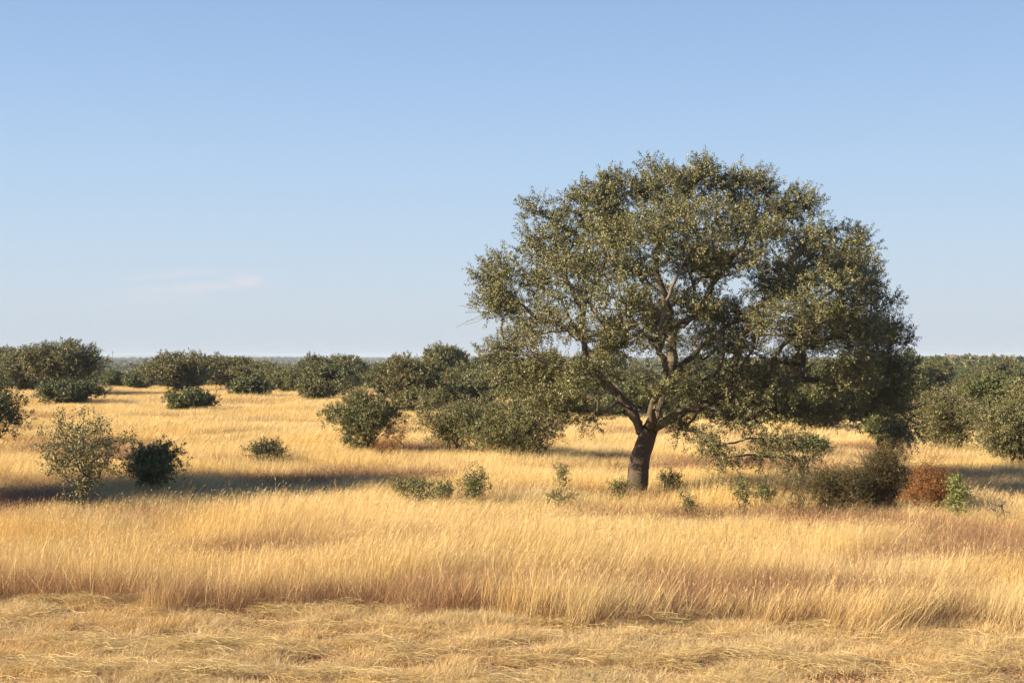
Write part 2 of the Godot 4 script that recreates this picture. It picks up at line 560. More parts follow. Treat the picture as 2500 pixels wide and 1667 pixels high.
func build_big_oak() -> void:
	var g := on_ground(OAK.x, -OAK.z)
	var oak := thing("cork_oak", "broad old cork oak with a domed olive crown, standing alone in the golden grass", "tree", g)
	var rng := RandomNumberGenerator.new()
	rng.seed = 4
	var t := branching()
	# trunk: limb 0
	var tr := run(t, -1, 0, [Vector3(-0.14, -0.25, 0), Vector3(-0.11, 0.3, 0), Vector3(-0.04, 0.95, 0.0), Vector3(0.1, 1.5, 0.0), Vector3(0.26, 1.98, 0.0)], 0.34, 0.24, rng, 0.008)
	var fork: int = tr[tr.size() - 1]
	var low: int = tr[tr.size() - 3]
	# main limbs
	var a := run(t, fork, 1, [Vector3(0.5, 2.6, -0.1), Vector3(0.84, 3.5, -0.25), Vector3(0.93, 4.4, -0.3), Vector3(0.86, 5.2, -0.2), Vector3(0.6, 6.0, 0.0), Vector3(0.45, 6.8, 0.1), Vector3(0.9, 7.9, 0.1), Vector3(1.5, 8.8, 0.1)], 0.22, 0.03, rng, 0.03)
	var a2 := run(t, a[int(a.size() * 0.42)], 1, [Vector3(1.5, 5.2, 0.1), Vector3(2.1, 6.2, 0.3), Vector3(2.9, 7.2, 0.4), Vector3(3.3, 8.2, 0.2)], 0.13, 0.03, rng)
	var b := run(t, low, 2, [Vector3(-0.3, 2.55, 0.1), Vector3(-0.9, 3.25, 0.2), Vector3(-1.35, 3.75, 0.1), Vector3(-1.62, 4.6, -0.1), Vector3(-1.7, 5.5, -0.2), Vector3(-2.2, 6.5, 0.0), Vector3(-2.4, 7.7, 0.0)], 0.14, 0.03, rng, 0.025)
	run(t, b[int(b.size() * 0.36)], 2, [Vector3(-2.1, 3.75, 0.7), Vector3(-3.2, 4.1, 0.9), Vector3(-4.0, 4.2, 0.8)], 0.09, 0.02, rng)
	run(t, b[int(b.size() * 0.55)], 2, [Vector3(-2.7, 5.1, -0.6), Vector3(-3.6, 5.7, -0.8), Vector3(-4.1, 6.0, -0.6)], 0.08, 0.02, rng)
	run(t, b[int(b.size() * 0.6)], 2, [Vector3(-1.3, 6.0, 0.6), Vector3(-0.9, 7.2, 1.2), Vector3(-0.6, 8.3, 1.0)], 0.08, 0.02, rng)
	var c := run(t, fork, 3, [Vector3(1.1, 2.5, 0.5), Vector3(2.2, 2.85, 0.8), Vector3(3.4, 3.3, 0.9), Vector3(4.9, 3.45, 0.8), Vector3(6.2, 3.3, 0.6), Vector3(7.0, 2.9, 0.5)], 0.15, 0.03, rng, 0.03)
	run(t, c[int(c.size() * 0.3)], 3, [Vector3(2.7, 4.1, 0.3), Vector3(3.2, 5.2, 0.1), Vector3(4.2, 6.1, 0.3), Vector3(5.0, 7.1, 0.2)], 0.13, 0.03, rng)
	run(t, c[int(c.size() * 0.45)], 3, [Vector3(3.6, 4.3, 2.0), Vector3(4.6, 5.0, 3.0)], 0.08, 0.02, rng)
	var k := run(t, fork, 4, [Vector3(0.7, 2.9, -0.9), Vector3(1.5, 3.9, -1.9), Vector3(2.8, 4.9, -2.8), Vector3(4.2, 5.4, -3.2)], 0.15, 0.03, rng)
	run(t, k[int(k.size() * 0.4)], 4, [Vector3(0.8, 5.2, -2.9), Vector3(0.2, 6.6, -3.2)], 0.09, 0.02, rng)
	run(t, fork, 5, [Vector3(0.3, 2.8, 0.9), Vector3(0.5, 3.6, 2.0), Vector3(0.2, 4.6, 3.0), Vector3(0.5, 5.8, 3.4)], 0.13, 0.03, rng)
	run(t, low, 6, [Vector3(-0.25, 2.7, -0.7), Vector3(-0.9, 3.6, -1.7), Vector3(-1.6, 4.8, -2.7), Vector3(-2.2, 5.9, -3.0)], 0.12, 0.03, rng)
	var first: int = fork + 3
	# lobes of the crown: x, y, z, radii
	var lobes := [
		[-0.9, 8.85, 0.0, 0.4, 0.38, 0.5], [-1.7, 8.5, 0.1, 0.4, 0.35, 0.5], [0.35, 9.1, 0.1, 0.4, 0.36, 0.5], [1.7, 9.2, 0.0, 0.5, 0.35, 0.6], [3.0, 8.85, 0.0, 0.4, 0.35, 0.5], [4.6, 8.3, 0.0, 0.4, 0.4, 0.5], [6.2, 7.2, 0.0, 0.42, 0.42, 0.5], [-3.0, 8.1, 0.0, 0.35, 0.4, 0.5], [-4.3, 6.5, 0.1, 0.4, 0.4, 0.5], [6.8, 5.6, 0.0, 0.35, 0.35, 0.4], [7.4, 4.6, 0.0, 0.3, 0.35, 0.4],
		[-3.6, 6.2, 0.0, 1.15, 1.0, 1.4], [-4.0, 5.4, 0.3, 0.8, 0.6, 1.0], [-3.9, 4.1, 0.4, 0.85, 0.55, 1.1], [-3.3, 3.2, 0.8, 1.3, 0.8, 1.2], [-2.6, 2.7, 1.6, 0.8, 0.6, 0.9], [-2.5, 7.3, 0.0, 1.0, 0.95, 1.3],
		[-1.5, 8.0, 0.2, 1.1, 0.95, 1.4], [-0.6, 8.7, 0.0, 0.85, 0.75, 1.2], [0.6, 8.7, 0.1, 0.9, 0.85, 1.3], [1.8, 8.85, 0.0, 1.0, 0.8, 1.3], [3.0, 8.6, 0.0, 1.0, 0.85, 1.4], [4.2, 8.0, 0.1, 1.05, 0.85, 1.3],
		[5.3, 7.1, 0.0, 1.1, 0.9, 1.4], [5.9, 6.1, 0.2, 0.9, 0.85, 1.3], [6.2, 5.2, 0.0, 0.95, 0.8, 1.3], [6.9, 4.4, 0.0, 0.9, 0.75, 1.2], [7.2, 3.5, 0.2, 0.75, 0.7, 1.1], [6.9, 2.7, 0.4, 0.85, 0.7, 1.0], [7.4, 1.95, 0.5, 0.38, 0.5, 0.5],
		[-2.0, 6.2, 2.4, 1.2, 1.0, 1.0], [-0.4, 6.9, 3.1, 1.3, 1.0, 0.9], [1.5, 7.3, 3.0, 1.3, 1.0, 0.9], [3.4, 6.8, 2.9, 1.3, 1.0, 0.9], [4.7, 5.6, 2.9, 1.2, 1.0, 0.9], [-2.6, 4.7, 2.7, 1.2, 0.75, 0.9], [-0.9, 5.2, 3.7, 1.1, 0.8, 0.8],
		[3.5, 5.0, 3.5, 1.2, 0.85, 0.8], [5.2, 4.3, 2.6, 1.2, 0.85, 1.0], [5.6, 3.3, 2.0, 1.1, 0.65, 0.9], [-1.6, 3.5, 2.6, 1.1, 0.55, 0.8], [0.5, 3.15, 2.6, 1.1, 0.5, 0.8], [1.9, 3.3, 2.2, 1.0, 0.6, 0.8], [3.2, 3.2, 2.2, 1.1, 0.7, 0.8],
		[1.1, 2.2, 1.4, 0.55, 0.32, 0.5], [-1.6, 2.45, 1.6, 0.7, 0.4, 0.6], [4.0, 2.5, 1.5, 0.9, 0.5, 0.6], [5.3, 2.5, 1.9, 0.7, 0.4, 0.6], [7.0, 1.9, 0.9, 0.45, 0.5, 0.5], [2.6, 2.35, 1.2, 0.8, 0.4, 0.6],
		[1.65, 1.85, 2.7, 0.5, 0.5, 0.4], [1.9, 1.35, 2.7, 0.35, 0.3, 0.35], [3.3, 1.85, 2.7, 0.7, 0.45, 0.5], [3.9, 1.45, 2.7, 0.4, 0.45, 0.4], [2.95, 1.4, 2.8, 0.35, 0.3, 0.3], [2.5, 2.5, 2.5, 0.8, 0.4, 0.6],
		[-2.0, 6.4, -2.6, 1.3, 1.1, 1.0], [0.0, 7.2, -3.2, 1.4, 1.1, 0.9], [2.2, 7.3, -3.2, 1.4, 1.1, 0.9], [4.2, 6.5, -2.9, 1.3, 1.1, 0.9], [5.6, 5.0, -2.4, 1.2, 1.0, 1.0], [-2.9, 5.0, -2.4, 1.1, 0.9, 0.9], [3.2, 5.0, -4.2, 1.3, 0.9, 0.9], [0.4, 5.0, -4.4, 1.3, 0.8, 0.9], [4.6, 3.6, -2.8, 1.3, 0.7, 1.0], [6.3, 3.6, -1.6, 0.9, 0.7, 0.8], [-2.8, 3.6, -1.6, 1.0, 0.6, 0.9],
		[-1.0, 7.3, 0.8, 1.0, 0.7, 1.0], [1.4, 5.3, 2.6, 0.9, 0.6, 0.7], [-0.6, 6.0, 2.8, 0.9, 0.7, 0.7], [1.3, 6.3, 2.7, 0.8, 0.65, 0.7], [2.3, 5.2, 1.8, 0.8, 0.6, 0.7], [0.9, 5.6, -2.6, 1.0, 0.9, 0.8], [1.9, 4.4, -3.0, 1.0, 0.7, 0.8], [-0.6, 4.6, -2.8, 1.0, 0.8, 0.8], [0.4, 4.9, 1.6, 0.6, 0.5, 0.6], [0.3, 4.5, 2.9, 0.7, 0.5, 0.6], [2.4, 4.2, 2.6, 0.9, 0.55, 0.7], [3.9, 5.9, 0.6, 1.0, 0.8, 1.0], [2.0, 6.6, 1.0, 0.9, 0.6, 0.9], [-1.0, 4.4, 1.2, 0.7, 0.5, 0.8], [4.4, 4.5, 0.6, 1.0, 0.6, 1.0], [2.9, 7.6, 1.6, 1.0, 0.7, 0.9], [0.6, 7.9, 1.6, 1.1, 0.7, 1.0], [5.6, 6.4, 1.6, 0.9, 0.8, 0.9], [6.0, 4.6, 1.6, 0.9, 0.7, 0.9],
	]
	# where the crown stands open: x, y, radius x, radius y
	var open := [[0.4, 6.1, 0.32, 0.3], [2.75, 5.75, 0.36, 0.24], [1.65, 4.5, 0.36, 0.22], [-3.0, 6.5, 0.5, 0.18], [5.3, 3.05, 0.6, 0.16], [-2.5, 4.5, 0.4, 0.2], [0.0, 5.0, 0.2, 0.35]]
	var spots := []
	for l in lobes:
		var area: float = pow((l[3] * l[4] + l[3] * l[5] + l[4] * l[5]) / 3.0, 0.85)
		var count := int(ceil(area * 20.5))
		for i in count:
			var q := Vector3(rng.randfn(), rng.randfn() * 0.9 + 0.25, rng.randfn()).normalized() * rng.randf_range(0.68, 1.0)
			var s := Vector3(l[0] + q.x * maxf(0.25, l[3] - 0.3), l[1] + q.y * maxf(0.2, l[4] - 0.3), l[2] + q.z * maxf(0.25, l[5] - 0.25))
			var skip := false
			for w in open:
				if pow((s.x - w[0]) / w[2], 2.0) + pow((s.y - w[1]) / w[3], 2.0) < 1.0:
					skip = rng.randf() < 0.93
			if not skip:
				spots.append([s, q, l[1] < 2.0])
	spots.sort_custom(func(m, n): return (m[0] as Vector3).distance_squared_to(Vector3(0.5, 3.2, 0)) < (n[0] as Vector3).distance_squared_to(Vector3(0.5, 3.2, 0)))
	var kinds := []
	for i in 6:
		kinds.append(spray("oak", i, 24, 0.30, 0.054, 0.56, OLIVE))
	var crown := crown_begin()
	for s in spots:
		var goal: Vector3 = s[0]
		var q: Vector3 = s[1]
		var tip := reach(t, goal, first, rng)
		for j in 3:
			bud(t, goal + Vector3(rng.randfn(), rng.randfn() * 0.7 + 0.15, rng.randfn()) * 0.2, tip, t.limb[tip])
		clump(crown, rng, goal, rng.randf_range(0.24, 0.44), rng.randi_range(13, 19), kinds, q * 0.6, 1.0, 0.9 if s[2] else 0.0)
	# bare dead twigs that stick out of the crown
	for dead in [[Vector3(-4.9, 5.35, 0.4), Vector3(-4.2, 5.6, 0.4)], [Vector3(-5.0, 5.0, 0.3), Vector3(-4.2, 5.3, 0.4)], [Vector3(3.9, 0.75, 2.8), Vector3(3.5, 1.6, 2.7)], [Vector3(2.9, 0.9, 2.8), Vector3(2.8, 1.8, 2.6)], [Vector3(4.4, 0.6, 2.8), Vector3(3.8, 1.4, 2.7)], [Vector3(1.0, 1.5, 1.6), Vector3(0.9, 2.1, 1.4)], [Vector3(5.6, 2.2, 2.0), Vector3(5.3, 3.0, 1.8)]]:
		var s0 := reach(t, dead[1], first, rng)
		for j in 3:
			var e: Vector3 = dead[0] + Vector3(rng.randfn(), rng.randfn(), rng.randfn()) * 0.16
			var m := bud(t, (dead[1] as Vector3).lerp(e, 0.5) + Vector3(rng.randfn(), rng.randfn(), rng.randfn()) * 0.05, s0, t.limb[s0])
			bud(t, e, m, t.limb[s0])
	var r := radii(t, 0.0068)
	var dark := Color(0.135, 0.108, 0.09)
	var grey := Color(0.21, 0.185, 0.15)
	var names := ["trunk", "limb", "limb", "limb", "limb", "limb", "limb"]
	for i in names.size():
		var m := tubes(t, r, i, dark, grey, 0.16)
		if m:
			piece(names[i], m, bark_mat, oak)
	piece("crown", crown_mesh(crown), leaf_mat, oak)


# ------------------------------------------------------------------ shrubs and lesser trees

# w, h in metres. opts: seed, clumps, per (shoots in a clump), size (clump radius), kinds (sprays), clear (bare share of the height), stems, lean, airy
func plant(called: String, label: String, category: String, at: Vector3, w: float, h: float, o: Dictionary, group := "") -> Node3D:
	var root := thing(called, label, category, at, group)
	var rng := RandomNumberGenerator.new()
	rng.seed = o.seed
	var t := branching()
	var clear: float = o.get("clear", 0.12)
	var stems: int = o.get("stems", 3)
	var from := bud(t, Vector3(0, -0.2, 0), -1, 0)
	for i in stems:
		var ang := TAU * (i + rng.randf() * 0.6) / stems
		var out := Vector3(cos(ang), 0, sin(ang)) * w * (0.0 if stems == 1 else 0.12)
		var foot := bud(t, Vector3(out.x * 0.15, -0.05, out.z * 0.15), from, 0)
		run(t, foot, 0, [Vector3(out.x * 0.5, h * (0.08 + clear * 0.5), out.z * 0.5), Vector3(out.x + rng.randfn() * 0.04 * w, h * (0.16 + clear * 0.8), out.z)], 0.0, 0.0, rng, 0.012 * h)
	var first := 2 + stems
	var mid := h * (clear + 1.0) * 0.5
	var ry := h * (1.0 - clear) * 0.5
	var n := FastNoiseLite.new()
	n.seed = o.seed
	n.frequency = 0.55
	var size: float = o.get("size", 0.3)
	var spots := []
	for i in o.clumps:
		var q := Vector3(rng.randfn(), rng.randfn() + o.get("rise", 0.15), rng.randfn()).normalized()
		var lump := n.get_noise_3d(q.x * 2.6, q.y * 2.6, q.z * 2.6)
		if lump < -0.3 and rng.randf() < 0.5:
			continue
		var k := (0.9 + 0.75 * lump) * pow(rng.randf(), o.get("shell", 0.3))
		if rng.randf() < 0.1:
			k *= rng.randf_range(1.05, 1.25)
		var flat := 1.0 - 0.35 * maxf(0.0, -q.y)
		var s := Vector3(q.x * (w * 0.5 - size * 0.6) * k * flat, mid + q.y * (ry - size * 0.5) * k, q.z * (w * 0.5 - size * 0.6) * k * flat)
		s.y = maxf(s.y, h * clear * 0.5 + 0.08)
		spots.append([s, q])
	var reach_x := 0.01
	var reach_y := 0.01
	for sp in spots:
		reach_x = maxf(reach_x, maxf(absf(sp[0].x), absf(sp[0].z)))
		reach_y = maxf(reach_y, sp[0].y)
	for sp in spots:
		var f := maxf(0.1, w * 0.5 - size * 0.6 - o.get("long", 0.08) * 0.5) / reach_x
		sp[0] = Vector3(sp[0].x * f, sp[0].y * maxf(0.2, h - size * 0.8 - o.get("long", 0.08)) / reach_y, sp[0].z * f)
	spots.sort_custom(func(m, nn): return (m[0] as Vector3).length_squared() < (nn[0] as Vector3).length_squared())
	var crown := crown_begin()
	for s in spots:
		var tip := reach(t, s[0], first if stems else 0, rng, maxf(0.12, h * 0.07))
		for j in 2:
			bud(t, s[0] + Vector3(rng.randfn(), rng.randfn(), rng.randfn()) * size * 0.6, tip, 0)
		if o.per > 0:
			clump(crown, rng, s[0], size * rng.randf_range(0.7, 1.25), int(o.per * rng.randf_range(1.1, 2.0)) + 1, o.kinds, s[1] * 0.6, o.get("scale", 1.0))
	var r := radii(t, o.get("tip", 0.006))
	var m := tubes(t, r, -1, o.get("bark", Color(0.11, 0.09, 0.07)), o.get("twig", Color(0.16, 0.13, 0.10)), 0.1)
	piece("trunk" if stems == 1 else "stem", m, bark_mat, root)
	if o.per > 0:
		piece("crown", crown_mesh(crown), leaf_mat, root)
	return root


func kinds_of(kind: String, tones: Array, leaf: float, leaves := 12, long := 0.22, wide := 0.55) -> Array:
	var out := []
	for i in 4:
		out.append(spray(kind, i, leaves, long, leaf, wide, tones))
	return out


# an oak just outside the frame; its shade lies across the field and over the dark bush
func build_shade_oak() -> void:
	var ks := kinds_of("shade_oak", OLIVE, 0.16, 12, 0.4, 0.6)
	plant("cork_oak", "cork oak beside the verge whose shade falls across the grass", "tree", on_ground(-18.9, 37.4), 9.4, 7.8, {"seed": 61, "clumps": 330, "per": 14, "size": 0.7, "kinds": ks, "clear": 0.38, "stems": 1, "shell": 0.35, "tip": 0.014})


func build_shrubs() -> void:
	var olive := kinds_of("olive", OLIVE, 0.060)
	var green := kinds_of("green", GREEN, 0.062)
	var dark := kinds_of("dark", DARK, 0.062)
	var brown := kinds_of("brownish", BROWNISH, 0.062)
	var tiny := kinds_of("tiny", GREEN, 0.042, 10, 0.16)
	var russet := kinds_of("russet", RUSSET, 0.030, 22, 0.26, 0.4)
	var muddy := kinds_of("muddy", MUDDY, 0.032, 20, 0.26, 0.4)
	var lime := kinds_of("lime", LIME, 0.045, 11, 0.18)
	var tan := kinds_of("tan", TAN, 0.026, 12, 0.24, 0.35)

	plant("oak_sapling", "airy young oak with thin see-through foliage and a slim stem in the shaded grass", "sapling", on_ground(-10.5, 35.0), 2.5, 2.8, {"seed": 71, "clumps": 80, "per": 5, "size": 0.2, "kinds": olive, "clear": 0.14, "stems": 2, "shell": 0.4, "tip": 0.006, "bark": Color(0.2, 0.17, 0.13)})
	plant("shrub", "small dark round oak bush beside the airy sapling, wholly in shade", "shrub", on_ground(-10.1, 39.8), 2.0, 1.75, {"seed": 72, "clumps": 84, "per": 8, "size": 0.2, "kinds": green, "clear": 0.26, "stems": 2, "tip": 0.006})
	plant("shrub", "low flat dark green bush sunk in the golden grass, alone in the open", "shrub", on_ground(-8.58, 50.2), 2.0, 1.2, {"seed": 73, "clumps": 60, "per": 9, "size": 0.2, "kinds": muddy + dark, "clear": 0.05, "stems": 3})
	plant("shrub", "tall round olive shrub with the dry russet bush at its foot", "shrub", on_ground(-5.87, 56.8), 3.6, 3.25, {"seed": 74, "clumps": 170, "per": 12, "size": 0.27, "kinds": olive + green, "clear": 0.08, "stems": 4, "shell": 0.38})
	plant("dry_bush", "thin dead tan bush against the flank of the tall round shrub", "bush", on_ground(-4.25, 54.6), 1.3, 1.85, {"seed": 75, "clumps": 46, "per": 4, "size": 0.2, "kinds": tan, "clear": 0.1, "stems": 4, "twig": Color(0.24, 0.14, 0.07), "bark": Color(0.2, 0.12, 0.07)})
	plant("dry_bush", "low russet bush in the grass at the foot of the tall round shrub", "bush", on_ground(-4.75, 53.6), 1.1, 1.05, {"seed": 76, "clumps": 40, "per": 7, "size": 0.16, "kinds": russet, "clear": 0.05, "stems": 4})
	plant("shrub", "spreading olive shrub with bare lower stems, next to a darker bushy shrub", "shrub", on_ground(-2.3, 55.4), 3.7, 2.95, {"seed": 77, "clumps": 130, "per": 11, "size": 0.27, "kinds": olive, "clear": 0.16, "stems": 4, "shell": 0.35})
	plant("shrub", "dense darker olive shrub reaching to the ground under the old oak's drooping edge", "shrub", on_ground(0.0, 53.6), 4.4, 3.0, {"seed": 78, "clumps": 180, "per": 12, "size": 0.28, "kinds": olive + green + brown, "clear": 0.04, "stems": 4})

	plant("oak_seedling", "low leafy oak seedling, broadest of three growing in a row", "seedling", on_ground(-2.49, 36.8), 1.2, 1.01, {"seed": 81, "clumps": 30, "per": 8, "size": 0.16, "kinds": tiny, "clear": 0.1, "stems": 4}, "three oak seedlings in a row")
	plant("oak_seedling", "smallest round oak seedling, middle of three growing in a row", "seedling", on_ground(-1.8, 38.0), 0.6, 0.84, {"seed": 82, "clumps": 16, "per": 9, "size": 0.14, "kinds": tiny, "clear": 0.15, "stems": 2}, "three oak seedlings in a row")
	plant("oak_seedling", "tallest two-tiered oak seedling, last of three growing in a row", "seedling", on_ground(-1.0, 37.2), 1.1, 1.25, {"seed": 83, "clumps": 34, "per": 8, "size": 0.17, "kinds": tiny, "clear": 0.12, "stems": 3}, "three oak seedlings in a row")
	plant("oak_seedling", "slender upright seedling standing clear of the old oak's trunk", "seedling", on_ground(1.35, 38.6), 0.42, 1.14, {"seed": 84, "clumps": 12, "per": 5, "size": 0.11, "kinds": tiny, "clear": 0.35, "stems": 1})
	plant("oak_seedling", "sparse low seedling in the grass in front of the slender upright one", "seedling", on_ground(1.2, 36.2), 1.0, 0.75, {"seed": 85, "clumps": 14, "per": 4, "size": 0.14, "kinds": tiny, "clear": 0.3, "stems": 4})
	plant("oak_seedling", "leaning leafy seedling right against the foot of the old oak's trunk", "seedling", on_ground(2.85, 37.8), 0.95, 0.92, {"seed": 86, "clumps": 20, "per": 5, "size": 0.15, "kinds": tiny, "clear": 0.25, "stems": 4})
	plant("oak_seedling", "compact dark seedling close behind the old oak's trunk", "seedling", on_ground(4.55, 40.0), 0.8, 0.84, {"seed": 87, "clumps": 18, "per": 8, "size": 0.13, "kinds": tiny, "clear": 0.2, "stems": 2})
	plant("oak_seedling", "wispy single-stemmed seedling between the trunk and the compact dark seedling", "seedling", on_ground(4.18, 39.2), 0.35, 1.01, {"seed": 88, "clumps": 8, "per": 3, "size": 0.1, "kinds": tiny, "clear": 0.35, "stems": 1})
	plant("oak_seedling", "pale small seedling in brown grass in front of the old oak", "seedling", on_ground(4.3, 34.8), 0.55, 0.84, {"seed": 89, "clumps": 13, "per": 4, "size": 0.13, "kinds": tiny, "clear": 0.2, "stems": 3})
	plant("oak_seedling", "loose tall seedling beneath the old oak's hanging twigs", "seedling", on_ground(5.7, 35.4), 0.8, 1.10, {"seed": 90, "clumps": 22, "per": 4, "size": 0.14, "kinds": tiny, "clear": 0.2, "stems": 3})
	plant("oak_seedling", "small round seedling beside the loose tall one under the hanging twigs", "seedling", on_ground(6.55, 36.6), 0.5, 0.84, {"seed": 91, "clumps": 14, "per": 7, "size": 0.12, "kinds": tiny, "clear": 0.3, "stems": 2})

	plant("dry_bush", "broad dark olive-brown bush at the end of the russet thicket", "bush", on_ground(8.2, 35.3), 1.75, 1.4, {"seed": 101, "clumps": 90, "per": 13, "size": 0.2, "kinds": muddy, "clear": 0.02, "stems": 5})
	plant("dry_bush", "tallest dark brown bush in the middle of the russet thicket", "bush", on_ground(9.3, 35.6), 1.65, 1.95, {"seed": 102, "clumps": 120, "per": 13, "size": 0.22, "kinds": muddy, "clear": 0.05, "stems": 5})
	plant("dry_bush", "rounded rust-red bush beside the lime green sapling", "bush", on_ground(10.2, 34.9), 1.5, 1.65, {"seed": 103, "clumps": 100, "per": 10, "size": 0.2, "kinds": russet, "clear": 0.02, "stems": 5})
	plant("oak_sapling", "bright lime green sapling in front of the rust-red bush", "sapling", on_ground(10.35, 33.1), 0.55, 1.3, {"seed": 104, "clumps": 22, "per": 6, "size": 0.12, "kinds": lime, "clear": 0.1, "stems": 2})
	plant("bare_twig", "bare grey branching twig poking out of the grass by the russet thicket", "twig", on_ground(11.15, 32.6), 0.7, 1.0, {"seed": 105, "clumps": 16, "per": 0, "size": 0.12, "kinds": [], "clear": 0.3, "stems": 2, "tip": 0.007, "bark": Color(0.25, 0.21, 0.18), "twig": Color(0.25, 0.21, 0.18)})
	plant("dry_bush", "little withered brown tuft before the dark olive-brown bush", "bush", on_ground(7.0, 34.8), 0.8, 0.95, {"seed": 106, "clumps": 22, "per": 4, "size": 0.13, "kinds": tan + muddy, "clear": 0.05, "stems": 4})

	plant("shrub", "large grey-olive oak bush with low bare stems at the edge of the golden grass", "shrub", on_ground(17.4, 49.5), 3.7, 3.1, {"seed": 111, "clumps": 190, "per": 12, "size": 0.29, "kinds": olive, "clear": 0.1, "stems": 4, "shell": 0.36})
	plant("shrub", "wide dense oak bush behind the large grey-olive one", "shrub", on_ground(17.3, 56.6), 3.4, 3.0, {"seed": 112, "clumps": 170, "per": 12, "size": 0.3, "kinds": olive + brown, "clear": 0.06, "stems": 4})
	plant("shrub", "fresh green rounded bush under the low end of the old oak's crown", "shrub", on_ground(16.2, 62.0), 2.0, 1.7, {"seed": 113, "clumps": 80, "per": 11, "size": 0.26, "kinds": kinds_of("fresh", [Color(0.10, 0.115, 0.035), Color(0.085, 0.105, 0.03), Color(0.12, 0.125, 0.04)], 0.062), "clear": 0.03, "stems": 4})
	plant("shrub", "low two-humped green bush in the open grass behind the russet thicket", "shrub", on_ground(11.54, 54.5), 1.8, 1.15, {"seed": 114, "clumps": 46, "per": 9, "size": 0.22, "kinds": green, "clear": 0.08, "stems": 3})


